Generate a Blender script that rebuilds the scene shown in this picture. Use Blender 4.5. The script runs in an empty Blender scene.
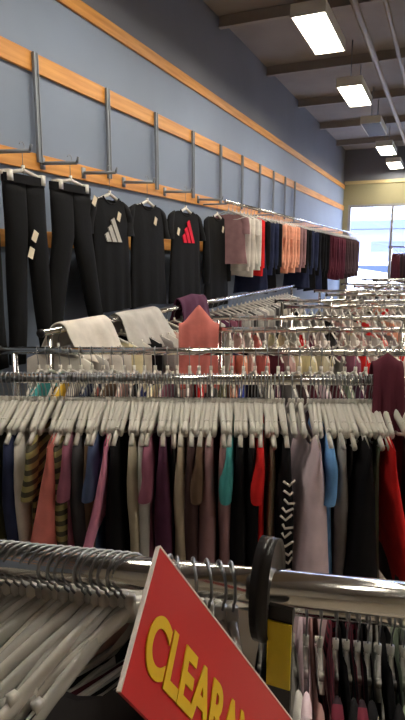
import bpy, math, random
from mathutils import Vector, Matrix
C = bpy.context.scene
COL = C.collection
PI = math.pi
rnd = random.Random(11)

# ------------------------------------------------------------------ camera
PITCH, YAW, CAMZ, FPX = math.radians(10.4), math.radians(23.3), 1.65, 560.0
cd = bpy.data.cameras.new('camera')
cam = bpy.data.objects.new('camera', cd)
COL.objects.link(cam)
cam.location = (0, 0, CAMZ)
cam.rotation_euler = (PI/2 - PITCH, 0, YAW)
cd.sensor_fit = 'VERTICAL'
cd.sensor_height = 36.0
cd.lens = FPX/720*36
cd.clip_start = 0.02
C.camera = cam
CM = cam.rotation_euler.to_matrix()
CP = Vector((0, 0, CAMZ))
RT = Vector((math.cos(YAW), math.sin(YAW), 0))
FW = Vector((-math.sin(YAW), math.cos(YAW), 0))

def ray(px, py):
    return CM @ Vector(((px-202.5)/FPX, -(py-360)/FPX, -1.0))
def at_z(px, py, z):
    d = ray(px, py)
    return CP + d*((z-CAMZ)/d.z)
def at_x(px, py, x):
    d = ray(px, py)
    return CP + d*(x/d.x)
def at_d(px, py, t):
    return CP + ray(px, py)*t

# ------------------------------------------------------------------ materials
def lin(c):
    return tuple(((v/12.92) if v <= .04045 else ((v+.055)/1.055)**2.4) for v in c)
def srgb(r, g, b):
    return lin((r/255, g/255, b/255))
MATS = {}
def mat(name, rgb, rough=.6, metal=0.0, var=0.0, scale=8, trans=0.0, emit=0, bump=0, coat=0, ior=1.45):
    if name in MATS: return MATS[name]
    m = bpy.data.materials.new(name); m.use_nodes = True
    nt = m.node_tree; b = nt.nodes['Principled BSDF']
    b.inputs['Base Color'].default_value = (*rgb, 1)
    b.inputs['Roughness'].default_value = rough
    b.inputs['Metallic'].default_value = metal
    b.inputs['Transmission Weight'].default_value = trans
    b.inputs['Coat Weight'].default_value = coat
    b.inputs['IOR'].default_value = ior
    if emit:
        b.inputs['Emission Color'].default_value = (*rgb, 1)
        b.inputs['Emission Strength'].default_value = emit
    if var or bump:
        tc = nt.nodes.new('ShaderNodeTexCoord')
        nz = nt.nodes.new('ShaderNodeTexNoise')
        nz.inputs['Scale'].default_value = scale; nz.inputs['Detail'].default_value = 4
        nt.links.new(tc.outputs['Object'], nz.inputs['Vector'])
        if var:
            rp = nt.nodes.new('ShaderNodeValToRGB')
            rp.color_ramp.elements[0].position = .3; rp.color_ramp.elements[1].position = .7
            rp.color_ramp.elements[0].color = (*[v*(1-var) for v in rgb], 1)
            rp.color_ramp.elements[1].color = (*[min(1, v*(1+var)) for v in rgb], 1)
            nt.links.new(nz.outputs['Fac'], rp.inputs['Fac'])
            nt.links.new(rp.outputs['Color'], b.inputs['Base Color'])
        if bump:
            bp = nt.nodes.new('ShaderNodeBump'); bp.inputs['Strength'].default_value = bump
            bp.inputs['Distance'].default_value = .01
            nt.links.new(nz.outputs['Fac'], bp.inputs['Height'])
            nt.links.new(bp.outputs['Normal'], b.inputs['Normal'])
    MATS[name] = m
    return m

def wood_mat():
    m = bpy.data.materials.new('honey_wood'); m.use_nodes = True
    nt = m.node_tree; b = nt.nodes['Principled BSDF']; b.inputs['Roughness'].default_value = .5
    tc = nt.nodes.new('ShaderNodeTexCoord'); mp = nt.nodes.new('ShaderNodeMapping')
    mp.inputs['Scale'].default_value = (20, .8, 14)
    nz = nt.nodes.new('ShaderNodeTexNoise'); nz.inputs['Scale'].default_value = 2.2; nz.inputs['Detail'].default_value = 6
    rp = nt.nodes.new('ShaderNodeValToRGB')
    rp.color_ramp.elements[0].position = .3; rp.color_ramp.elements[1].position = .72
    rp.color_ramp.elements[0].color = (*srgb(196, 126, 48), 1)
    rp.color_ramp.elements[1].color = (*srgb(232, 166, 84), 1)
    L = nt.links.new
    L(tc.outputs['Object'], mp.inputs['Vector']); L(mp.outputs['Vector'], nz.inputs['Vector'])
    L(nz.outputs['Fac'], rp.inputs['Fac']); L(rp.outputs['Color'], b.inputs['Base Color'])
    return m
WOOD = wood_mat()
BLUE = mat('blue_wall_paint', srgb(130, 142, 161), .6, var=.05, scale=1.5)
SLATE = mat('slate_upper_paint', srgb(116, 118, 126), .8, var=.06, scale=1.2)
OLIVE = mat('olive_wall_paint', srgb(150, 142, 108), .7, var=.05, scale=1.5)
BEIGE = mat('beige_wall_paint', srgb(176, 166, 148), .8, var=.04, scale=1.5)
DECK = mat('taupe_deck_paint', srgb(150, 143, 138), .8, var=.1, scale=2)
JOIST = mat('joist_paint', srgb(158, 150, 142), .7, var=.08, scale=3)
DUCT = mat('duct_tan', srgb(132, 116, 94), .6, var=.08, scale=3)
CHROME = mat('chrome', (.78, .77, .74), .14, 1.0)
STEEL = mat('dull_steel', srgb(150, 152, 155), .38, 1.0)
GREYMETAL = mat('grey_painted_metal', srgb(140, 145, 152), .45, .3)
CLEAR = mat('clear_hanger_plastic', srgb(232, 230, 222), .18, trans=.35, coat=.3)
WHITEPL = mat('white_hanger_plastic', srgb(226, 221, 210), .28, coat=.2, trans=.2)
TAGM = mat('paper_tag', srgb(226, 212, 186), .7)
BLACKPL = mat('black_plastic', srgb(34, 29, 28), .35)
YELLOWL = mat('yellow_label', srgb(250, 214, 44), .5, var=.06, scale=40)
REDCARD = mat('red_card', srgb(206, 30, 36), .38)
CARDEDGE = mat('card_edge_white', srgb(235, 222, 214), .6)
YELLOWINK = mat('yellow_ink', srgb(240, 196, 24), .5)
FIXW = mat('fixture_white', srgb(220, 218, 208), .5)
LAMP = mat('lamp_diffuser', (1.0, .93, .80), .5, emit=30)
DEAD = mat('unlit_diffuser', srgb(124, 122, 138), .4, var=.08, scale=6)
FLOORM = mat('floor_tile', srgb(150, 138, 122), .4, var=.06, scale=3)

def fab(name, r, g, b, stripes=None, var=.12):
    key = 'fabric_'+name
    if key in MATS: return MATS[key]
    m = mat(key, srgb(r, g, b), .85, var=var, scale=14, bump=.25)
    m.node_tree.nodes['Principled BSDF'].inputs['Specular IOR Level'].default_value = .22
    if stripes:
        nt = m.node_tree; bs = nt.nodes['Principled BSDF']
        tc = nt.nodes.new('ShaderNodeTexCoord'); wv = nt.nodes.new('ShaderNodeTexWave')
        wv.bands_direction = 'Z'; wv.inputs['Scale'].default_value = stripes[1]; wv.inputs['Distortion'].default_value = .6
        rp = nt.nodes.new('ShaderNodeValToRGB'); rp.color_ramp.interpolation = 'CONSTANT'
        rp.color_ramp.elements[0].color = (*srgb(r, g, b), 1); rp.color_ramp.elements[1].position = .55
        rp.color_ramp.elements[1].color = (*srgb(*stripes[0]), 1)
        nt.links.new(tc.outputs['Object'], wv.inputs['Vector']); nt.links.new(wv.outputs['Fac'], rp.inputs['Fac'])
        nt.links.new(rp.outputs['Color'], bs.inputs['Base Color'])
    return m

# colour word -> material
COLORS = {
 'navy': fab('navy', 44, 50, 78), 'white': fab('white', 214, 206, 196), 'coral': fab('coral', 216, 126, 117),
 'lime striped': fab('lime_striped', 150, 140, 92, ((74, 70, 58), 9)), 'blush': fab('blush', 206, 168, 160),
 'charcoal': fab('charcoal', 66, 64, 66), 'brown': fab('brown', 104, 82, 66), 'denim': fab('denim', 76, 90, 122),
 'bright pink': fab('bright_pink', 232, 152, 184), 'black': fab('black', 19, 18, 21), 'oatmeal': fab('oatmeal', 184, 174, 152),
 'mauve': fab('mauve', 150, 92, 112), 'plum': fab('plum', 84, 46, 70), 'beige': fab('beige', 190, 174, 150),
 'umber': fab('umber', 72, 52, 52), 'dusty rose': fab('dusty_rose', 146, 112, 114), 'teal': fab('teal', 74, 158, 158),
 'red': fab('red', 216, 40, 40), 'lilac': fab('lilac', 226, 204, 212), 'sky blue': fab('sky_blue', 110, 160, 214),
 'sage': fab('sage', 126, 138, 118), 'maroon': fab('maroon', 98, 44, 58), 'grey': fab('grey', 138, 134, 132),
 'cream': fab('cream', 228, 216, 176), 'peach': fab('peach', 236, 168, 140), 'mustard': fab('mustard', 206, 168, 60),
 'pale grey': fab('pale_grey', 186, 182, 176), 'royal blue': fab('royal_blue', 50, 64, 140),
 'wine striped': fab('wine_striped', 110, 40, 56, ((46, 34, 40), 12)),
 'olive': fab('olive', 104, 100, 66), 'jet black': fab('jet_black', 13, 13, 15, var=.05),
 'burgundy': fab('burgundy', 84, 36, 48),
}

# ------------------------------------------------------------------ mesh helper
class MB:
    def __init__(s): s.v = []; s.f = []
    def box(s, c, h, M=None):
        n = len(s.v)
        for dx in (-1, 1):
            for dy in (-1, 1):
                for dz in (-1, 1):
                    p = Vector((dx*h[0], dy*h[1], dz*h[2]))
                    if M is not None: p = M @ p
                    s.v.append(tuple(p + Vector(c)))
        for q in ((0,1,3,2),(4,6,7,5),(0,4,5,1),(2,3,7,6),(0,2,6,4),(1,5,7,3)):
            s.f.append(tuple(n+i for i in q))
        return s
    def loft(s, rings, cap0=False, cap1=False, closed=True):
        n = len(s.v); k = len(rings[0])
        for r in rings: s.v.extend(tuple(p) for p in r)
        for j in range(len(rings)-1):
            for i in range(k if closed else k-1):
                a = n+j*k+i; b = n+j*k+(i+1) % k
                s.f.append((a, b, b+k, a+k))
        if cap0: s.f.append(tuple(n+i for i in reversed(range(k))))
        if cap1: s.f.append(tuple(n+(len(rings)-1)*k+i for i in range(k)))
        return s
    def tube(s, pts, r, seg=8, cap=True, flat=1.0):
        pts = [Vector(p) for p in pts]; rings = []; prev = None
        for i, p in enumerate(pts):
            t = (pts[min(i+1, len(pts)-1)] - pts[max(i-1, 0)]).normalized()
            if prev is None:
                up = Vector((0, 0, 1)) if abs(t.z) < .9 else Vector((0, 1, 0))
                a = t.cross(up).normalized()
            else:
                a = (prev - t*prev.dot(t)).normalized()
            prev = a; b = t.cross(a)
            rr = r[i] if isinstance(r, (list, tuple)) else r
            rings.append([p + a*math.cos(2*PI*k/seg)*rr + b*math.sin(2*PI*k/seg)*rr*flat for k in range(seg)])
        return s.loft(rings, cap, cap)
    def mesh(s, name, smooth=True):
        m = bpy.data.meshes.new(name); m.from_pydata(s.v, [], s.f)
        m.polygons.foreach_set('use_smooth', [smooth]*len(m.polygons)); m.update()
        return m
    def build(s, name, material, parent=None, smooth=True, loc=None, rot=None):
        o = bpy.data.objects.new(name, s.mesh(name, smooth)); COL.objects.link(o)
        o.data.materials.append(material)
        if parent: o.parent = parent
        if loc is not None: o.location = loc
        if rot is not None: o.rotation_euler = rot
        return o
def bevel(o, w=.004, seg=2):
    md = o.modifiers.new('edge', 'BEVEL'); md.width = w; md.segments = seg; md.limit_method = 'ANGLE'
    return o
def inst(name, mesh, material, loc=None, rz=0, parent=None, rx=0, ry=0):
    o = bpy.data.objects.new(name, mesh); COL.objects.link(o)
    if not mesh.materials: mesh.materials.append(material)
    o.material_slots[0].link = 'OBJECT'; o.material_slots[0].material = material
    if parent: o.parent = parent
    if loc is not None: o.location = loc
    o.rotation_euler = (rx, ry, rz)
    return o
USED = {}
def tag(o, label, cat, group=None):
    assert 4 <= len(label.split()) <= 16, label
    o['label'] = label; o['category'] = cat
    USED[label] = USED.get(label, 0)+1
    if group: o['group'] = group
    return o
def struct(o):
    o['kind'] = 'structure'; return o
def empty(name, loc, rz=0):
    o = bpy.data.objects.new(name, None); COL.objects.link(o)
    o.location = loc; o.rotation_euler = (0, 0, rz); o.empty_display_size = .1
    return o

# ------------------------------------------------------------------ room
XW, YE, XR, YB, ZC = -2.36, 13.9, 8.0, -3.5, 4.1
def sbox(name, x0, x1, y0, y1, z0, z1, m):
    return struct(MB().box(((x0+x1)/2, (y0+y1)/2, (z0+z1)/2), ((x1-x0)/2, (y1-y0)/2, (z1-z0)/2)).build(name, m, smooth=False))
sbox('floor', XW-.15, XR+.15, YB-.15, YE+.15, -.1, 0, FLOORM)
sbox('ceiling', XW-.15, XR+.15, YB-.15, YE+.15, ZC, ZC+.1, DECK)
sbox('wall_left', XW-.15, XW, YB-.15, YE+.15, 0, 3.3, BLUE)
sbox('wall_left_upper', XW-.15, XW, YB-.15, YE+.15, 3.3, ZC, SLATE)
sbox('wall_right', XR, XR+.15, YB-.15, YE+.15, 0, ZC, BEIGE)
sbox('wall_back', XW, XR, YB-.15, YB, 0, ZC, BEIGE)
WX0, WX1, WZ0, WZ1 = -2.24, 4.2, .75, 2.86
e = MB()
def eb(x0, x1, z0, z1): e.box(((x0+x1)/2, YE+.075, (z0+z1)/2), ((x1-x0)/2, .075, (z1-z0)/2))
eb(XW, WX0, 0, 3.4); eb(WX1, XR, 0, 3.4); eb(WX0, WX1, 0, WZ0); eb(WX0, WX1, WZ1, 3.4)
struct(e.build('wall_far', OLIVE, smooth=False))
sbox('wall_far_upper', XW, XR, YE, YE+.15, 3.4, ZC, SLATE)
# window frame, mullions and glass
w = MB()
for x in (WX0+.03, WX1-.03): w.box((x, YE+.05, (WZ0+WZ1)/2), (.03, .05, (WZ1-WZ0)/2))
for z in (WZ0+.03, WZ1-.03): w.box(((WX0+WX1)/2, YE+.05, z), ((WX1-WX0)/2-.06, .05, .03))
mul = at_d(391, 235, 1); d = ray(391, 235); mx = (CP + d*((YE)/d.y)).x
for x in (mx, mx+1.6, mx+3.2): w.box((x, YE+.05, (WZ0+WZ1)/2), (.028, .05, (WZ1-WZ0)/2-.06))
win = struct(w.build('window_1', mat('window_metal', srgb(150, 150, 150), .4, .5), smooth=False))
gm = bpy.data.materials.new('window_glass'); gm.use_nodes = True
nt = gm.node_tree; nt.nodes.clear()
o_ = nt.nodes.new('ShaderNodeOutputMaterial'); mx_ = nt.nodes.new('ShaderNodeMixShader'); tr = nt.nodes.new('ShaderNodeBsdfTransparent')
gl = nt.nodes.new('ShaderNodeBsdfGlossy'); gl.inputs['Roughness'].default_value = .02; mx_.inputs['Fac'].default_value = .06
tr.inputs['Color'].default_value = (.86, .9, 1, 1)
nt.links.new(tr.outputs[0], mx_.inputs[1]); nt.links.new(gl.outputs[0], mx_.inputs[2]); nt.links.new(mx_.outputs[0], o_.inputs[0])
pane = MB().box(((WX0+WX1)/2, YE+.05, (WZ0+WZ1)/2), ((WX1-WX0)/2-.05, .004, (WZ1-WZ0)/2-.05)).build('pane', gm, win, smooth=False)
pane['kind'] = 'structure'
# wooden strips on the left wall
for i, (z, hh) in enumerate(((3.27, .045), (2.79, .055), (2.22, .05), (1.76, .05))):
    t = MB().box((XW+.011, (YB+YE)/2, z), (.011, (YE-YB)/2-.01, hh)).build('trim_%d' % (i+1), WOOD, smooth=False)
    struct(bevel(t, .003))
struct(bevel(MB().box(((XW+XR)/2, YE-.015, 3.36), ((XR-XW)/2-.02, .015, .035)).build('trim_5', mat('cornice_tan', srgb(196, 178, 130), .6), smooth=False), .004))
sbox('baseboard_left', XW, XW+.015, YB+.02, YE-.02, 0, .1, mat('base_brown', srgb(84, 70, 58), .6))
# open ceiling: joists across, a girder and a duct along
for y in [-2.6+1.7*i for i in range(10)]:
    j = MB()
    j.box(((XW+XR)/2, y, ZC-.05), ((XR-XW)/2-.01, .012, .05)); j.box(((XW+XR)/2, y, ZC-.105), ((XR-XW)/2-.01, .03, .006))
    struct(j.build('ceiling_joist', JOIST, smooth=False))
for x, r in ((-.86, .03), (-.62, .022)):
    struct(MB().tube([(x, YB+.02, 3.72), (x, YE-.02, 3.72)], r, 10).build('ceiling_conduit', DUCT))
sbox('ceiling_duct', .25, 1.15, YB+.3, YE-.3, 3.5, 3.86, DUCT)

# ------------------------------------------------------------------ ceiling fixtures
def fixture(x, y, label, lit=True, group='ceiling light fixtures'):
    t = empty('ceiling_light', (x, y, 3.6))
    h = MB().box((0, 0, .05), (.145, .475, .03))
    h.box((-.139, 0, .01), (.006, .46, .03)); h.box((.139, 0, .01), (.006, .46, .03))
    hs = bevel(h.build('housing', FIXW, t, smooth=False), .004)
    for sy in (-1, 1): MB().box((0, sy*.469, .008), (.145, .007, .03)).build('end_cap', FIXW, hs, smooth=False)
    MB().box((0, 0, .0), (.128, .455, .012)).build('diffuser', LAMP if lit else DEAD, t, smooth=False)
    if not lit:
        b = MB()
        for q in range(14): b.box((0, -.42+q*.065, -.018), (.126, .006, .012))
        b.build('louvre', GREYMETAL, t, smooth=False)
    for sy in (-.36, .36): MB().tube([(0, sy, .08), (0, sy, ZC-3.6)], .006, 6).build('hanger_rod', GREYMETAL, t)
    tag(t, label, 'ceiling light', group)
names = {2: 'first of the lit fluorescent ceiling fixtures above the wall row, largest in view',
         3: 'second lit fluorescent ceiling fixture, just before the unlit louvred one',
         4: 'unlit louvred ceiling fixture between lit ones in the line of lights',
         5: 'lit ceiling fixture just beyond the unlit louvred one',
         6: 'last lit ceiling fixture of the line, just before the window wall'}
YL = {0: 1.2, 1: 3.28, 2: 5.36, 3: 7.45, 4: 9.41, 5: 11.32, 6: 13.17}
for i, y in YL.items():
    if i >= 2: fixture(-1.18, y, names[i], i != 4)
    else: fixture(-1.18, y, 'lit fluorescent ceiling fixture overhead, %s the first visible one' % ('well before' if i == 0 else 'just before'))
for row, x in (('second', 2.4), ('third', 5.6)):
    for i, y in YL.items():
        fixture(x, y, 'lit fluorescent fixture, %s along the %s line of ceiling lights' % (['first','second','third','fourth','fifth','sixth','seventh'][i], row), group='other ceiling light lines')

# ------------------------------------------------------------------ garment meshes (origin = rail centre)
RAILR = .0165
def hanger_mesh(hw=.19, drop=.07, r=.0055, top=-.085, wide=1.0, seg=6):
    m = MB(); pts = []
    for i in range(-6, 7):
        a = abs(i)/6; pts.append((hw*i/6, 0, top - drop*(a**1.15)))
    m.tube(pts, r*1.25, seg, flat=wide)
    m.tube([(-hw*.93, 0, top-drop*.9-.004), (-hw*.5, 0, top-drop-.018), (0, 0, top-drop-.02), (hw*.5, 0, top-drop-.018), (hw*.93, 0, top-drop*.9-.004)], r*.8, seg)
    m.tube([(0, 0, top-.012), (0, 0, top+.022)], r*1.5, seg)
    for sx in (-1, 1): m.box((sx*hw*.72, 0, top-drop*.62+.006), (.006, .005, .007))
    return m.mesh('hanger_body')
def hook_mesh(top=-.085, R=RAILR+.0035):
    pts = [(0, 0, top+.015), (0, 0, -R-.02), (R*.5, 0, -R*1.02)]
    for i in range(0, 11):
        a = -PI/3 + (PI*1.25)*i/10
        pts.append((R*math.cos(a), 0, R*math.sin(a)))
    return MB().tube(pts, .0019, 5).mesh('hook')
RAILA = .021
HANG = hanger_mesh(); HOOK = hook_mesh(); HOOKA = hook_mesh(-.055, RAILA+.004)
HANGA = hanger_mesh(.19, .085, .0056, top=-.055, wide=1.7, seg=8)
HANGN = hanger_mesh(.075, .05, .0045)
HANGL = hanger_mesh(.2, .075, .0065, top=-.165, wide=1.5); HOOKL = hook_mesh(-.165)
HANGE = hanger_mesh(.15, .055, .0072, wide=1.7, seg=8)
HANGW = hanger_mesh(.185, .085, .0062, wide=1.5, seg=8)
HANGCLIP = None
def clip_hanger():
    m = MB().tube([(-.17, 0, -.155), (-.1, 0, -.145), (0, 0, -.125), (.1, 0, -.145), (.17, 0, -.155)], .008, 6, flat=1.4)
    m.tube([(0, 0, -.14), (0, 0, -.1)], .01, 6)
    for sx in (-1, 1): m.box((sx*.13, 0, -.165), (.017, .03, .028))
    return m.mesh('clip_hanger_body')
HANGCLIP = clip_hanger()

def sp(v, p): return math.copysign(abs(v)**p, v)
def body_mesh(w, L, neck=.5, nd=.07, flare=.05, t0=.006, t1=.022, shear=0, fold=.35, seed=0, drop=.07, top=-.085, nu=28, nv=12, ripple=3):
    R = random.Random(seed); ph = [R.uniform(0, 6.28) for _ in range(5)]; rings = []
    for j in range(nv+1):
        v = j/nv; vv = v**1.3
        s = min(1, v*4); s = s*s*(3-2*s)
        hw = w*(1-.12*s*(1-v))*(1+flare*v) ; ht = t0+(t1-t0)*(.35*s+.65*v)
        ring = []
        for i in range(nu):
            u = 2*PI*i/nu; cx = sp(math.cos(u), .8); sy = sp(math.sin(u), .7)
            x = hw*cx; y = ht*sy
            y += fold*ht*v*(math.sin(ripple*PI*x/w+ph[0])+.6*math.sin(1.7*ripple*PI*x/w+ph[1]))
            y += shear*vv
            x += .012*v*math.sin(4*v+ph[2])
            a = abs(cx)
            zt = top+.006 - drop*a**1.15
            if a < neck: zt -= nd*(1.35 if sy < 0 else .8)*(1-(a/neck)**2)
            zb = top-L-.012*a - .006*math.sin(3*x/w+ph[3])
            z = zt*(1-v)+zb*v
            ring.append((x, y, z))
        rings.append(ring)
    m = MB().loft(rings)
    return m
def sleeve_mesh(w, side, ls=.2, out=.03, r0=.07, r1=.05, th=.018, drop=.07, top=-.085, seed=0):
    R = random.Random(seed); rings = []; n = 8; seg = 14
    for j in range(n+1):
        v = j/n
        cxp = side*(w-.03+out*v**.7); cz = top-drop*.92-ls*v
        rx = r0+(r1-r0)*v; ry = th*(.45+.55*min(1, v*3))*(1+.12*math.sin(7*v+seed))
        yo = .012*v*math.sin(2.5*v+seed)
        tilt = .55*(1-v)
        ring = []
        for i in range(seg):
            u = 2*PI*i/seg
            dx = rx*math.cos(u)*.75
            ring.append((cxp+dx, yo+ry*math.sin(u), cz - side*dx*tilt*.8 + (.012 if j == 0 else 0)))
        rings.append(ring)
    return MB().loft(rings, True, False)

KIND = {}
def kind(name, cat, w, L, sleeve=None, n=3, **kw):
    lst = []
    for q in range(n):
        sd = len(KIND)*17+q
        b = body_mesh(w, L*(1+.06*(q-1)), seed=sd, **kw).mesh(cat)
        sl = None
        if sleeve: sl = [sleeve_mesh(w, s, seed=sd+k2, **sleeve).mesh('sleeve') for k2, s in enumerate((-1, 1))]
        lst.append((b, sl))
    KIND[name] = (cat, lst)
kind('tee', 'top', .19, .56, dict(ls=.17, th=.02), neck=.62, nd=.05)
kind('blouse', 'blouse', .185, .6, dict(ls=.5, out=.015, r0=.06, r1=.036, th=.022), neck=.66, nd=.06, t1=.024)
kind('cardigan', 'cardigan', .19, .62, dict(ls=.52, out=.012, r0=.06, r1=.042, th=.027), neck=.55, nd=.05, t1=.028)
kind('tank', 'tank top', .16, .6, None, neck=.72, nd=.12, t1=.024, drop=.06)
kind('dress', 'dress', .17, .92, None, neck=.62, nd=.09, flare=.25, t1=.034, drop=.065)
kind('knit', 'sweater', .19, .6, dict(ls=.5, out=.012, r0=.062, r1=.044, th=.026), neck=.3, nd=.03, t1=.03)
SW = dict(neck=.6, nd=.08, drop=.06, fold=.16)
kind('swing_coral', 'swing top', .236, .66, None, 1, flare=.14, t0=.006, t1=.068, shear=-.095, **SW)
kind('swing_lilac', 'swing top', .236, .72, None, 1, flare=.14, t0=.006, t1=.082, shear=-.02, **SW)
kind('swing_pink', 'swing top', .236, .62, None, 1, flare=.12, t0=.006, t1=.03, shear=-.12, **SW)
kind('swing_red', 'swing top', .236, .7, None, 1, flare=.12, t0=.006, t1=.036, shear=.13, **SW)

FAR = MB(); FAR_MI = []
def far_hanger(pt, rz):
    M = Matrix.Translation(pt) @ Matrix.Rotation(rz, 4, 'Z')
    for k, me in enumerate((HANG, HOOK)):
        n = len(FAR.v)
        FAR.v.extend(tuple(M @ v.co) for v in me.vertices)
        for p in me.polygons: FAR.f.append(tuple(n+i for i in p.vertices)); FAR_MI.append(k)
def hang(pt, rz, hmesh=HANG, hm=WHITEPL, roll=0, hook=None):
    h = inst('clothes_hanger', hmesh, hm, pt, rz, ry=roll)
    inst('hook', hook or HOOK, STEEL, parent=h)
    return h
GARMENTS = []; ORD = ['first','second','third','fourth','fifth','sixth','seventh','eighth','ninth','tenth','eleventh','twelfth','thirteenth','fourteenth','fifteenth','sixteenth','seventeenth','eighteenth','nineteenth']
ORD += ['twentieth']+['twenty-'+x for x in ORD[:9]]+['thirtieth']+['thirty-'+x for x in ORD[:9]]+['fortieth']+['forty-'+x for x in ORD[:9]]+['fiftieth']+['fifty-'+x for x in ORD[:9]]+['sixtieth']+['sixty-'+x for x in ORD[:9]]
def garment(knd, colour, pt, rz, q=0, sleeves=True, mesh_mat=None):
    cat, lst = KIND[knd]; b, sl = lst[q % len(lst)]
    o = inst(cat.replace(' ', '_'), b, mesh_mat or COLORS[colour], pt, rz)
    o['category'] = cat
    if sl and sleeves:
        for m in sl: inst('sleeve', m, mesh_mat or COLORS[colour], parent=o)
    return o

def label_rail(items, where, start):
    """items: (colour, category, garment or None, hanger); gives every garment and hanger its own label"""
    n = len(items); base = []
    for i, (c, cat, g, h) in enumerate(items):
        a = items[i-1][0] if i else None; b = items[i+1][0] if i < n-1 else None
        if a and b: s = '%s %s between %s and %s, %s' % (c, cat, a, b, where)
        elif b: s = '%s %s beside %s at %s end, %s' % (c, cat, b, start, where)
        else: s = '%s %s beside %s at far end, %s' % (c, cat, a, where)
        base.append(s)
    for i, (c, cat, g, h) in enumerate(items):
        s = base[i]
        if base.count(s) > 1 or s in USED or len(s.split()) > 13:
            s = '%s %s, %s from %s end of %s' % (c, cat, ORD[i], start, where)
        if g: tag(g, s, cat, 'clothes on the '+where)
        if h: tag(h, 'hanger of '+s, 'clothes hanger', 'hangers on the '+where)

# ------------------------------------------------------------------ racks
class Rail:
    def __init__(s, a, b):
        s.p = a.copy(); s.u = (b-a); s.u.z = 0; s.u.normalize(); s.z = a.z
        s.n = Vector((s.u.y, -s.u.x, 0))                 # towards the camera
        s.rz = math.atan2(s.n.y, s.n.x)
    def at(s, t): return Vector((s.p.x+s.u.x*t, s.p.y+s.u.y*t, s.z))
    def t_at_x(s, px, py):                              # nearest t for the vertical plane through pixel column
        dr = ray(px, py); nx, ny = -dr.y, dr.x
        return -(s.p.x*nx+s.p.y*ny)/(s.u.x*nx+s.u.y*ny)
def rack(rails, t0, t1, label, extra=.06, rads=(RAILR, RAILR)):
    """rails: one or two parallel Rail objects; a floor rack with end frames"""
    a = rails[0]; root = empty('garment_rack', (a.at(t0).x, a.at(t0).y, 0))
    inv = Vector(root.location)
    L = lambda p: tuple(Vector(p)-inv)
    ends = []
    for rl, rr in zip(rails, rads):
        off = (a.p-rl.p).dot(rl.u)
        e0, e1 = rl.at(t0+off), rl.at(t1+off); ends.append((e0, e1))
        ro = MB().tube([L(e0-rl.u*extra), L(e1+rl.u*extra)], rr, 20).build('rail', CHROME, root)
        for e, sg in ((e0, -1), (e1, 1)): MB().tube([L(e+rl.u*sg*extra), L(e+rl.u*sg*(extra+.012))], rr*1.25, 16).build('end_cap', BLACKPL, ro)
        for e in (e0, e1):
            MB().tube([L((e.x, e.y, .04)), L((e.x, e.y, rl.z-.01))], .014, 12).build('upright', CHROME, root)
    for k in (0, 1):
        if len(rails) == 2:
            p, q = ends[0][k], ends[1][k]
            MB().tube([L((p.x, p.y, .62)), L((q.x, q.y, .62))], .011, 10).build('crossbar', CHROME, root)
        else: p = q = ends[0][k]
        nn = a.n
        MB().tube([L(Vector((p.x, p.y, .03))+nn*.2), L(Vector((q.x, q.y, .03))-nn*.2)], .018, 10).build('foot', CHROME, root)
    p, q = ends[0]
    MB().tube([L((p.x, p.y, .12)), L((q.x, q.y, .12))], .011, 10).build('base_bar', CHROME, root)
    tag(root, label, 'garment rack', 'chrome garment racks')
    return root

RA = Rail(at_z(0, 559, 1.25), at_z(405, 600, 1.25))
RB = Rail(at_z(0, 378, 1.25), at_z(405, 381, 1.25))
RC = Rail(at_z(0, 350, 1.25), at_z(405, 353, 1.25))
# make RC exactly parallel to RB
RC = Rail(RC.at(.9), RC.at(.9)+RB.u)

tA0, tA1 = RA.t_at_x(-150, 545), RA.t_at_x(560, 615)
_q = RA.at(0) - RA.n*.44; _q.z = .93
RA2 = Rail(_q, _q+RA.u)
rack([RA, RA2], tA0, tA1, 'closest chrome rack, bar with a black divider and yellow sticker', rads=(RAILA, RAILR))
tB0, tB1 = -.16, RB.t_at_x(405, 381)+.32
rack([RB, RC], tB0, tB1, 'second chrome double-bar rack back, full of white hangers and coloured tops')

# --- rack B : clothes seen edge-on; (pixel x of the near edge, colour, kind)
BL = [(-26,'charcoal','blouse'),(-10,'olive','tee'),(4,'navy','cardigan'),(18,'white','blouse'),(31,'lime striped','tee'),(54,'coral','swing_coral'),
 (60,'lime striped','blouse'),(67,'mauve','tee'),(76,'charcoal','cardigan'),(86,'brown','blouse'),(96,'denim','tee'),
 (109,'bright pink','swing_pink'),(118,'black','cardigan'),(130,'oatmeal','blouse'),(141,'pale grey','blouse'),(151,'mauve','tee'),(160,'plum','cardigan'),
 (171,'charcoal','tank'),(180,'beige','blouse'),(191,'umber','cardigan'),(203,'brown','tee'),(213,'dusty rose','cardigan'),(224,'dusty rose','blouse'),(233,'teal','tee'),
 (243,'black','cardigan'),(254,'black','blouse'),(264,'red','tee'),(274,'oatmeal','tank'),(287,'black','cardigan'),(316,'lilac','swing_lilac'),(329,'sky blue','tee'),
 (340,'grey','blouse'),(352,'charcoal','tank'),(364,'black','swing_lilac'),(379,'sage','tank'),(386,'red','swing_red'),(410,'umber','blouse')]
items = []; PRINTED = None
for i, (px, c, kd) in enumerate(BL):
    r = (px-202.5)/560*1.74
    t = (RT*r + FW*1.7 - Vector((RB.p.x, RB.p.y, 0))).dot(RB.u)
    p = RB.at(t); jz = math.radians(rnd.uniform(-4, 4)); up = 0
    if kd.startswith('swing'): jz = 0
    g = garment(kd, c, p-Vector((0, 0, .022)), RB.rz+jz, i)
    h = hang(p, RB.rz+jz, HANGW, WHITEPL)
    if i == 28: PRINTED = g
    items.append((c, KIND[kd][0], g, h, t))
ts = sorted((x[4], x[0]) for x in items); eh = []
for (ta, ca), (tb, cb) in zip(ts, ts[1:]):
    for q in (1, 2):
        p = RB.at(ta+(tb-ta)*q/3)
        eh.append((ca, cb, q, hang(p, RB.rz+math.radians(rnd.uniform(-6, 6)), HANGE, WHITEPL)))
used_e = {}
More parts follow.
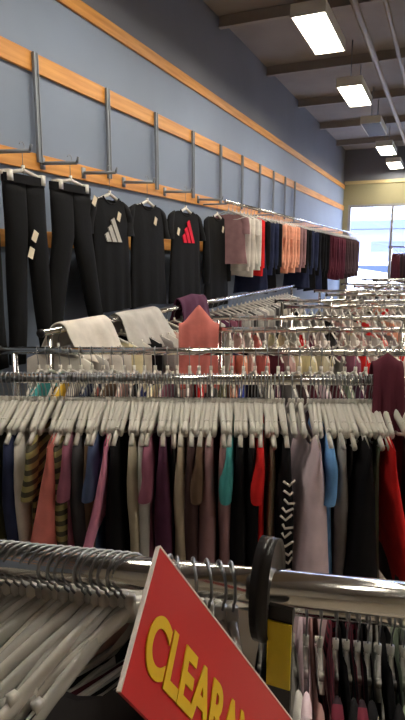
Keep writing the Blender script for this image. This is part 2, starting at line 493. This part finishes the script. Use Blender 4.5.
for n, (ca, cb, q, h) in enumerate(eh):
    l = 'bare white hanger, %s between the %s and %s garments, second rail back' % (ORD[q-1], ca, cb)
    if l in used_e: l = 'bare white hanger, %s of the bare ones from wall end, second rail back' % ORD[n]
    used_e[l] = 1; tag(h, l, 'clothes hanger', 'hangers on the second rail back')
items = [x[:4] for x in items]
label_rail(items, 'second rail back', 'wall')
# white lettering-like print running down the edge of the black cardigan
pm = MB(); R = random.Random(5)
for q in range(11):
    x = .222+.004*math.sin(q); z = -.24-q*.028
    pm.tube([(x, -.02+R.uniform(0, .01), z), (x+.006, R.uniform(-.008, .008), z-.012), (x, .014+R.uniform(0, .008), z+R.uniform(-.014, .006))], .004, 5)
pm.build('print', COLORS['white'], PRINTED)['label'] = 'white squiggly print'

# --- rack C behind: mostly only its upper part peeks out
CC = ['grey','teal','charcoal','mustard','white','navy','coral','brown','blush','black','royal blue','cream','mauve','pale grey','dusty rose','red','charcoal','olive','peach','royal blue','black','white','plum','grey','umber','maroon','lilac','burgundy','sage','plum','navy','blush','maroon','charcoal','beige','denim']
items = []
for i, c in enumerate(CC):
    t = -.06 + i*.0475 + rnd.uniform(-.006, .006)
    off = (RB.at(t)-RC.p).dot(RC.u)
    p = RC.at(off); kd = rnd.choice(['tee', 'blouse', 'cardigan', 'tank', 'tee'])
    jz = math.radians(rnd.uniform(-6, 6))
    g = garment(kd, c, p, RC.rz+jz, i); h = hang(p, RC.rz+jz, HANG, WHITEPL)
    items.append((c, KIND[kd][0], g, h))
label_rail(items, 'third rail back', 'wall')

# --- further racks, each with two bars
def far_rack(d1, d2, cols1, cols2, names, label, step=.06):
    rl = [Rail(FW*dd + Vector((0, 0, 1.25)), FW*dd + RT + Vector((0, 0, 1.25))) for dd in (d1, d2)]
    lim = lambda dd: (dd*.3955-1.36)/.918
    t0 = max(lim(d1), lim(d2)); t1 = .3617*d1*1.04+.1
    rack(rl, t0-.02, t1+.08, label)
    for k, (r, dd, cols) in enumerate(zip(rl, (d1, d2), (cols1, cols2))):
        t = (lim(dd) if k == 0 else t0)+.05; items = []; i = 0
        t = max(t, t0+.04)
        while t < t1:
            c = cols[i % len(cols)]; kd = rnd.choice(['tee', 'blouse', 'cardigan', 'tank', 'blouse'])
            p = r.at(t); jz = math.radians(rnd.uniform(-7, 7))
            g = garment(kd, c, p, r.rz+jz, i, sleeves=dd < 5); h = hang(p, r.rz+jz, HANG, WHITEPL) if dd < 4 else far_hanger(p, r.rz+jz)
            items.append((c, KIND[kd][0], g, h)); i += 1; t += step*rnd.uniform(.85, 1.15)
        label_rail(items, names[k], 'wall')
far_rack(3.12, 3.74, ['coral','peach','blush','coral','maroon','blush','cream','cream','oatmeal','cream','grey','mauve','red','pale grey','charcoal','cream','lilac','red','plum','dusty rose','grey','maroon','peach'],
         ['white','blush','pale grey','coral','grey','cream','beige','white','red','mauve','white','charcoal','blush'], ('fourth rail back', 'fifth rail back'), 'third chrome double-bar rack back, behind the coral sweater')
far_rack(4.6, 5.2, ['white','pale grey','grey','white','black','blush','cream','white','red','white','pale grey','peach'],
         ['grey','white','pale grey','charcoal','cream','white'], ('sixth rail back', 'seventh rail back'), 'fourth chrome double-bar rack back, holding mostly white tops', .066)
far_rack(6.1, 6.75, ['white','grey','blush','white','white','black','peach','red'], ['pale grey','white','grey','peach','cream'],
         ('eighth rail back', 'ninth rail back'), 'fifth chrome double-bar rack back, white and peach tops', .075)
far_rack(7.8, 8.5, ['grey','pale grey','charcoal','white','peach'], ['grey','brown','pale grey','peach','maroon'], ('tenth rail back', 'eleventh rail back'), 'sixth chrome double-bar rack back, grey and pale tops', .09)
far_rack(9.8, 10.5, ['grey','pale grey','charcoal','maroon','red'], ['grey','umber','maroon','red','brown'], ('twelfth rail back', 'thirteenth rail back'), 'last chrome double-bar rack, dark red clothes before the window', .1)

RT_ = Rail(FW*11.2 + Vector((0, 0, 1.85)), FW*11.2 + RT + Vector((0, 0, 1.85)))
rack([RT_], 3.72, 5.0, 'tall chrome rack of red and brown clothes before the window')
items = []
for i in range(13):
    c = ['maroon', 'umber', 'burgundy', 'maroon', 'red', 'brown', 'maroon'][i % 7]; p = RT_.at(3.8+i*.095)
    g = garment('blouse', c, p, RT_.rz+math.radians(rnd.uniform(-6, 6)), i); far_hanger(p, RT_.rz)
    items.append((c, 'blouse', g, None))
label_rail(items, 'tall rail by window', 'wall')

# --- rail parallel to the left wall, in front of the hanging trousers
XS = -1.72
RW = Rail(Vector((XS, 2.15, 1.3)), Vector((XS, 3.0, 1.3)))
rack([RW], 0, 4.6, 'chrome rack running along beneath the wall clothes')
WC = ['white','pale grey','white','white','cream','white','black','grey','pale grey','blush','white','grey','plum','charcoal','grey','pale grey','plum','mauve','maroon','grey','pale grey','grey','charcoal','pale grey','grey','white','pale grey','grey','charcoal','grey','white','grey','pale grey','grey','black','grey','white','grey']
items = []
for i, c in enumerate(WC):
    t = .06+i*.117
    p = RW.at(t); kd = rnd.choice(['tee', 'blouse', 'cardigan']); jz = math.radians(rnd.uniform(-5, 5))
    g = garment(kd, c, p, RW.rz+jz, i); h = hang(p, RW.rz+jz, HANG, WHITEPL)
    items.append((c, KIND[kd][0], g, h))
label_rail(items, 'side rail', 'near')

# --- garments thrown over rails
def draped(name, colour, rl, t, half, rise, front, back, seed, label, cat, peak=0.0, spread=.06):
    R = random.Random(seed); ph = [R.uniform(0, 6) for _ in range(6)]; nu, nv = 22, 22; rows = []
    for j in range(nv+1):
        v = -1+2*j/nv; ring = []
        for i in range(nu+1):
            s = -1+2*i/nu; a = abs(v)
            ln = front if v > 0 else back
            arc = min(a/.3, 1)
            y = math.copysign((RAILR+.004+spread*a)*math.sin(arc*PI/2), v)
            z = RAILR+.004+rise*(1-a)**2 + peak*max(0, 1-abs(s)*1.3)*max(0, 1-a*1.6) - ln*max(0, a-.16)/.84 - (.02*a*(1+math.sin(5*s+ph[0])))
            y += .014*a*math.sin(7*s+ph[1]+2*a)+.008*math.sin(13*s+ph[2])*a
            x = s*half*(1+.12*a*math.sin(3*a+ph[3]))
            ring.append((x, -y, z))
        rows.append(ring)
    o = MB().loft(rows, closed=False).build(name, COLORS[colour], loc=rl.at(t), rot=(0, 0, math.atan2(rl.u.y, rl.u.x)))
    md = o.modifiers.new('cloth', 'SOLIDIFY'); md.thickness = .009; md.offset = 1
    md = o.modifiers.new('soft', 'SUBSURF'); md.levels = 1; md.render_levels = 1
    return tag(o, label, cat)
R4 = Rail(FW*3.12 + Vector((0, 0, 1.25)), FW*3.12 + RT + Vector((0, 0, 1.25)))
draped('sweater', 'coral', R4, R4.t_at_x(199, 330), .115, .02, .34, .3, 3, 'coral sweater thrown over the fourth rail back, rising to a peak', 'sweater', peak=.11)
draped('scarf', 'maroon', RB, RB.t_at_x(386, 380), .05, .05, .36, .3, 7, 'maroon scarf draped over the second rail beside the red top', 'scarf', peak=.03, spread=.07)
draped('sweater', 'plum', RW, RW.t_at_x(191, 300), .24, .05, .2, .2, 9, 'dark plum sweater laid over the side rail below the black tops', 'sweater', peak=.02)
draped('shirt', 'white', RW, .27, .2, .02, .17, .2, 12, 'white shirt laid over the near end of the side rail', 'shirt', peak=.0, spread=.13)
draped('shirt', 'pale grey', RW, .82, .24, .02, .17, .2, 14, 'pale grey shirt laid over the side rail beyond the white one', 'shirt', peak=.0, spread=.13)

# ------------------------------------------------------------------ foreground rail A
items = []
AL = ['white','grey','pale grey','navy','white','blush','pale grey','black','white','pale grey','grey','white','umber','pale grey','white','charcoal','blush','white','black','pale grey','burgundy','white','black','charcoal','charcoal','black','black','grey','pale grey','white','black']
xs = [-70+i*8.3 for i in range(25)] + [178, 194, 208, 221, 232]
for i, (px, c) in enumerate(zip(xs, AL)):
    py = 559+px*41/405
    t = RA.t_at_x(px, py); p = RA.at(t)
    jz = math.radians(-36+rnd.uniform(-13, 13)) if px < 140 else math.radians(20+rnd.uniform(-4, 4))
    hm = CLEAR if i % 3 else WHITEPL
    kd = ['tank', 'tee', 'tank'][i % 3]
    g = garment('tank', c, p+Vector((0, 0, .022)), RA.rz+jz, i)
    h = hang(p, RA.rz+jz, HANGA, hm, math.radians(rnd.uniform(-4, 4)), HOOKA)
    items.append((c, 'tank top', g, h))
label_rail(items, 'closest rail', 'wall')
# clothes on the lower bar behind, seen below the closest rail beyond the divider
items = []
for i, (px, c, kd) in enumerate([(262,'charcoal','knit'),(277,'black','knit'),(292,'pale grey','knit'),(306,'lilac','knit'),(320,'blush','swing_lilac'),(336,'wine striped','knit'),(347,'black','knit'),(358,'wine striped','knit'),(368,'black','knit'),(379,'pale grey','swing_pink'),(392,'black','knit'),(404,'sage','knit'),(420,'grey','knit'),(434,'black','knit')]):
    p = RA2.at(RA2.t_at_x(px, 640)); jz = math.radians(rnd.uniform(-6, 10))
    g = garment(kd, c, p+Vector((0, 0, .02)), RA2.rz+jz, i); h = hang(p, RA2.rz+jz, HANGN, CLEAR)
    items.append((c, KIND[kd][0], g, h))
label_rail(items, 'lower bar behind divider', 'near')

# divider on the rail
p = RA.at(RA.t_at_x(268, 585))
DVS = 1
dv = empty('rail_divider', p, math.atan2(RA.u.y, RA.u.x)+math.radians(-13))
rings = []
for xo in (-.008, -.011, -.011, .011, .011, .008):
    sc = .93 if abs(xo) < .0105 else 1
    rings.append([(xo, .043*sc*math.cos(2*PI*i/32), -.005+.068*sc*math.sin(2*PI*i/32)*(1.0)) for i in range(32)])
dm = MB().loft(rings[:1]+[rings[1]]+[rings[4]]+rings[5:], True, True)
dm.build('divider_plate', BLACKPL, dv)
stp = MB().box((.024, -.026, -.105), (.0145, .0035, .1)); stp.build('tongue', BLACKPL, dv, smooth=False)
yl = MB().box((.024, -.031, -.066), (.0145, .0012, .043)).build('sticker', YELLOWL, dv, smooth=False); yl['label'] = 'yellow size sticker'
tag(dv, 'black oval size divider on the closest rail with a yellow sticker', 'rail divider')

# ------------------------------------------------------------------ red clearance sign
SC = .66
P0 = at_d(160, 547, .62*SC); P1 = at_d(123, 694, .497*SC); P2 = at_d(292, 720, .80*SC)
ex = (P2-P0).normalized(); ey = (P1-P0); ey = (ey-ex*ey.dot(ex)); H = ey.length; ey.normalize()
ezs = ex.cross(-ey)
W = .36
M = Matrix((ex, -ey, ezs)).transposed().to_4x4(); M.translation = P0
sg = empty('clearance_sign', (0, 0, 0)); sg.matrix_world = M
card = MB().box((W/2, -H/2, -.0015), (W/2, H/2, .0012)).build('card', REDCARD, sg, smooth=False)
edge = MB()
edge.box((W/2, .0006, -.0015), (W/2, .0008, .0016)); edge.box((-.0006, -H/2, -.0015), (.0006, H/2, .0016))
edge.build('card_edge', CARDEDGE, sg, smooth=False)
fc = bpy.data.curves.new('lettering', 'FONT'); fc.body = 'CLEARANCE'; fc.size = .059; fc.extrude = .0005; fc.offset = .002; fc.space_character = 1.0
fo = bpy.data.objects.new('tmp', fc); COL.objects.link(fo)
bpy.context.view_layer.update()
tm = bpy.data.meshes.new_from_object(fo.evaluated_get(bpy.context.evaluated_depsgraph_get()))
bpy.data.objects.remove(fo)
lt = bpy.data.objects.new('lettering', tm); COL.objects.link(lt); tm.materials.clear(); tm.materials.append(YELLOWINK)
lt.parent = sg; lt.location = (.0107, -H*.77, .0004); lt.scale = (.66, .9, 1); lt['label'] = 'yellow capital letters CLEARANCE'
# wire clip from the card's back to the rail
Mi = M.inverted(); rp_ = RA.at(RA.t_at_x(168, 574)); cb = M @ Vector((.03, -H*.3, -.004))
ring = [rp_ + (RA.n*math.cos(q)+Vector((0, 0, 1))*math.sin(q))*(RAILA+.004) for q in [2*PI*i/20 for i in range(21)]]
st_ = MB().tube([Mi @ p for p in ring], .0028, 6)
st_.tube([Mi @ (rp_+RA.n*(RAILA+.004)), Mi @ (rp_.lerp(cb, .6)), Vector((.03, -H*.3, -.003)), Vector((.06, -H*.5, -.004))], .0026, 6)
st_.build('wire_clip', STEEL, sg)
tag(sg, 'tilted red card sign with yellow capitals reading CLEARANCE', 'sign')

# ------------------------------------------------------------------ wall: standards, arms, clothes
for i, px in enumerate((35, 105, 153, 190, 218, 240, 258, 272, 284, 294)):
    y = at_x(px, 150, XW).y
    m = MB().box((0, 0, 0), (.008, .016, .31))
    for sx in (-.016, .016): m.box((.008, sx, 0), (.006, .004, .31))
    o = m.build('wall_standard', GREYMETAL, loc=(XW+.03, y, 2.53), smooth=False)
    tag(o, 'thin grey slotted metal standard on the blue wall, %s one along' % ORD[i], 'wall standard', 'metal standards on the wall')

def faceout(y, z, label, ln=.26):
    m = MB().tube([(0, 0, 0), (ln, 0, -.012)], .011, 10); m.tube([(ln, 0, -.012), (ln+.012, 0, .02)], .008, 8)
    m.box((.004, 0, 0), (.006, .02, .035))
    o = m.build('display_arm', GREYMETAL, loc=(XW+.022, y, z))
    return tag(o, label, 'display arm', 'arms holding clothes off the wall')

def pants_mesh(w=.19, L=.9, crotch=.27, spread=.06, t=.035, seed=0, top=-.1):
    m = MB(); n = 14; seg = 18
    R = random.Random(seed)
    for s in (-1, 1):
        rings = []; ph = R.uniform(0, 6)
        for j in range(n+1):
            v = j/n; z = top-L*v
            k2 = min(1, v*L/crotch)
            rx = (w*.53)*(1-.1*k2) - (w*.18)*max(0, v-crotch/L)/(1-crotch/L)
            cx = s*(w*.47 + spread*max(0, v-crotch/L)*1.2)
            ry = t*(.55+.45*k2)
            rings.append([(cx+rx*sp(math.cos(2*PI*i/seg), .85), ry*sp(math.sin(2*PI*i/seg), .8)+.006*v*math.sin(9*v+ph+4*math.cos(2*PI*i/seg)), z) for i in range(seg)])
        m.loft(rings, True, True)
    return m
def waistband(w, t, top=-.1):
    rings = []
    for z in (top+.028, top+.012, top-.018):
        rings.append([((w*1.0)*sp(math.cos(2*PI*i/24), .8), (t*.62)*sp(math.sin(2*PI*i/24), .8), z) for i in range(24)])
    return MB().loft(rings)
def price_tag(parent, x, y, z, r=0):
    M = Matrix.Rotation(r, 3, 'Y')
    b = MB().box((0, 0, -.03), (.02, .0012, .03), M); b.build('price_tag', TAGM, parent, loc=(x, y, z), smooth=False)['label'] = 'cream paper price tag'

XP = -2.13
def wall_y(px, py=240, x=XP): return at_x(px, py, x).y
def wall_hang(y, z, rz, hmesh, label):
    h = hang((XP, y, z), rz, hmesh, WHITEPL, 0, HOOKL)
    tag(h, label, 'clothes hanger', 'hangers on the wall arms')
ZP, GD = 2.235, .082
PW = PI/2
# trousers
for i, (px, w, spread, lab) in enumerate(((-24, .16, .03, 'black trousers cut by the photo edge, first on the wall'),
                              (27, .165, .06, 'black trousers with two cream paper tags on the wall'),
                              (73, .2, .2, 'black trousers with legs apart showing blue wall between'))):
    y = wall_y(px)
    faceout(y, ZP-.005-RAILR+.005, 'grey display arm holding the '+' '.join(lab.split()[:9]).replace(',', ''))
    o = pants_mesh(w, .98, spread=spread, seed=i).build('trousers', COLORS['jet black'], loc=(XP, y, ZP-GD), rot=(0, 0, PW))
    waistband(w, .05).build('waistband', COLORS['black'], o)
    tag(o, lab, 'trousers', 'black trousers on the wall')
    wall_hang(y, ZP, PW, HANGCLIP, 'pale clip hanger of the '+' '.join(lab.split()[:10]).rstrip(','))
    if i == 1: price_tag(o, .02, -.04, -.36, .5); price_tag(o, -.02, -.042, -.45, .4)
    if i == 2: price_tag(o, .19, -.04, -.12, .5)
# tops
def emblem(parent, material, fy, cx, cz, s, lab):
    d = Vector((-.5, .87)); d.normalize(); pr = Vector((d.y, -d.x)); m = MB()
    for k, (b0, ln) in enumerate(((-.088, .045), (-.03, .092), (.028, .142))):
        wb = .043; n = len(m.v); N = 5
        for q in range(N+1):
            f = q/N
            # bottom edge horizontal, top edge perpendicular to the bar
            l0 = ln*f; l1 = (ln+wb*.5*.9)*f
            a = Vector((b0, 0))+d*l0; c = Vector((b0+wb, 0))+d*l1
            for pt in (a, c):
                x = cx+pt.x*s; z = cz+pt.y*s
                m.v.append((x, fy-.004, z)); m.v.append((x, fy+.004, z))
        for q in range(N):
            o = n+q*4
            m.f += [(o, o+2, o+6, o+4), (o+1, o+5, o+7, o+3), (o, o+4, o+5, o+1), (o+2, o+3, o+7, o+6)]
        m.f += [(n, n+1, n+3, n+2), (n+N*4, n+N*4+2, n+N*4+3, n+N*4+1)]
    e = m.build('emblem', material, parent, smooth=False); e['label'] = lab
TS = [(111, .235, .78, 'grey', 'black tee with a pale grey three-bar emblem on its chest', 'tee'),
      (148, .27, .78, None, 'plain black tee between the two tees with three-bar emblems', 'tee'),
      (186, .31, .80, 'red', 'black tee with a red three-bar emblem on its chest', 'tee'),
      (217, .3, .9, None, 'long plain black top after the red emblem tee', 'long')]
for i, (px, w, L, em, lab, kd) in enumerate(TS):
    y = wall_y(px); z = ZP-.0
    faceout(y, z-RAILR, 'grey display arm holding the '+lab)
    b = body_mesh(w, L, neck=.42, nd=.05, t0=.012, t1=.035, fold=.16, seed=40+i, drop=.075, nu=40, nv=18)
    o = b.build('tee_shirt' if kd == 'tee' else 'long_top', COLORS['jet black'], loc=(XP, y, z-GD), rot=(0, 0, PW))
    for s in (-1, 1):
        sleeve_mesh(w, s, ls=.2 if kd == 'tee' else .6, out=.06 if kd == 'tee' else .02, r0=.08, r1=.07, th=.03, drop=.075, seed=i).build('sleeve', COLORS['jet black'], o)
    cr = []
    for q in range(13):
        a = -1+2*q/12; cr.append((a*w*.42, -.012, -.085+.006-.075*(abs(a)*.42)**1.15-.05*1.35*(1-a*a)))
    MB().tube(cr, .006, 6).build('collar', COLORS['black'], o)
    if em == 'grey': emblem(o, COLORS['pale grey'], -.0285, .01, -.40, 1.15, 'pale grey three-bar emblem')
    if em == 'red': emblem(o, fab('emblem_red', 226, 40, 66), -.0285, .02, -.38, 1.4, 'red three-bar emblem')
    price_tag(o, -w*.75 if i == 2 else w*.2, -.04, -.2 if i != 2 else -.26, .4)
    tag(o, lab, 'tee shirt' if kd == 'tee' else 'top', 'black tops on the wall')
    wall_hang(y, z, PW, HANGL, 'pale hanger of the '+lab)

# clothes hung sideways on a wall bar farther along
XB, ZB = -2.08, 2.2
y0b, y1b = 5.5, 13.5
bar = empty('wall_hanging_rail', (XB, y0b-.1, ZB))
MB().tube([(0, 0, 0), (0, y1b-y0b+.2, 0)], RAILR, 12).build('rail', CHROME, bar)
for q in range(6):
    yy = .05+q*(y1b-y0b+.1)/5
    MB().tube([(XW+.022-XB, yy, -.02), (0, yy, -.02)], .009, 8).build('bracket', GREYMETAL, bar)
tag(bar, 'chrome wall bar under the wooden strip holding sideways hung clothes', 'wall bar')
def bar_colour(y):
    for lim, c in ((5.62, 'dusty rose'), (6.08, 'white'), (6.2, 'red'), (6.85, 'navy'), (7.85, 'peach'), (8.15, 'dusty rose'), (9.3, 'navy'), (10.0, 'black'), (11.6, 'maroon'), (14, 'umber')):
        if y < lim: return c
items = []; y = y0b; i = 0
while y < y1b:
    c = bar_colour(y); kd = 'dress' if c in ('navy', 'black') and i % 3 == 0 else ('tee', 'blouse', 'cardigan')[i % 3]
    if c == 'navy' and i % 2: c = 'black'
    g = garment(kd, c, (XB, y, ZB), math.radians(rnd.uniform(-6, 6)), i)
    g.scale = (1, 1, 1.0 + max(0, min(.3, (y-8)*.1)))
    h = hang((XB, y, ZB), 0, HANG, CLEAR) if y < 6.4 else far_hanger(Vector((XB, y, ZB)), 0)
    items.append((c, KIND[kd][0], g, h)); i += 1; y += .12 if y < 8.4 else .16
label_rail(items, 'wall bar', 'near')

fo_ = FAR.build('clothes_hangers', WHITEPL); fo_.data.materials.append(STEEL)
fo_.data.polygons.foreach_set('material_index', FAR_MI)
fo_['kind'] = 'stuff'; tag(fo_, 'pale hangers crowding the far rails and the wall rail', 'clothes hangers')

# ------------------------------------------------------------------ outside
sbox('exterior_pavement', -30, 40, YE+.3, YE+60, -.12, -.02, mat('pavement', srgb(196, 198, 206), .8, var=.06, scale=.6))
fb = MB().box((0, 0, 1.9), (22, 3, 1.9)); fb.build('facade', mat('facade_lavender', srgb(170, 172, 200), .8, var=.05, scale=.4), bf := empty('building', (4, YE+34, 0)), smooth=False)
MB().box((0, -3.6, 4.0), (22.4, .9, .3)).build('canopy', mat('canopy_blue', srgb(92, 102, 140), .7), bf, smooth=False)
for q in range(8):
    MB().box((-18+q*5, -3.03, 1.8), (1.4, .04, 1.0)).build('shop_window', mat('shop_glass', srgb(120, 128, 168), .3), bf, smooth=False)
tag(bf, 'low lavender building with a dark blue canopy across the street', 'building')
# parked white car
cp = at_d(369, 262, 1); dr = ray(369, 262); car_p = CP+dr*((YE+9)/dr.y)
car = empty('car', (car_p.x, car_p.y, 0), math.radians(8))
prof = [(-2.2,.35),(-2.25,.75),(-1.6,.95),(-.9,1.42),(.9,1.5),(1.7,1.05),(2.2,.95),(2.25,.4)]
rings = []
for yy, sc in ((-.85,.93),(-.8,1),(.8,1),(.85,.93)):
    rings.append([(x*sc if abs(yy) > .82 else x, yy*(1 if z < 1.0 else .86), .35+(z-.35)*sc) for x, z in prof])
bevel(MB().loft(rings, True, True).build('body', mat('car_white', srgb(240, 240, 244), .25, coat=.5), car, smooth=False), .05, 3)
cw = MB()
for s in (-1, 1): cw.box((-.05, s*.715, 1.2), (.8, .03, .14))
cw.build('side_windows', mat('car_glass', srgb(70, 80, 104), .1), car, smooth=False)
for x in (-1.4, 1.45):
    for s in (-1, 1):
        MB().tube([(x, s*.86, .3), (x, s*.66, .3)], .31, 20).build('wheel', mat('tyre', srgb(30, 30, 32), .8), car)
tag(car, 'white car parked outside beyond the shop window', 'car')

# ------------------------------------------------------------------ light
wd = bpy.data.worlds.new('sky'); C.world = wd; wd.use_nodes = True
bg = wd.node_tree.nodes['Background']; bg.inputs['Color'].default_value = (.80, .87, 1.0, 1); bg.inputs['Strength'].default_value = 6
sl = bpy.data.lights.new('sun', 'SUN'); so = bpy.data.objects.new('sun', sl); COL.objects.link(so)
sl.energy = 9; sl.angle = .01; so.rotation_euler = (math.radians(42), 0, math.radians(-15))

C.view_settings.view_transform = 'Standard'; C.view_settings.look = 'None'
C.view_settings.gamma = 1; C.view_settings.use_curve_mapping = False
C.view_settings.exposure = 0.52
C.cycles.use_denoising = True
C.cycles.max_bounces = 8; C.cycles.transparent_max_bounces = 8
C.cycles.sample_clamp_indirect = 6
dup = {k: v for k, v in USED.items() if v > 1}
if dup: print('DUP LABELS', dup)

print('NHANG', sum(1 for o in bpy.data.objects if o.name.startswith('clothes_hanger')), 'TOP', sum(1 for o in bpy.data.objects if o.parent is None))
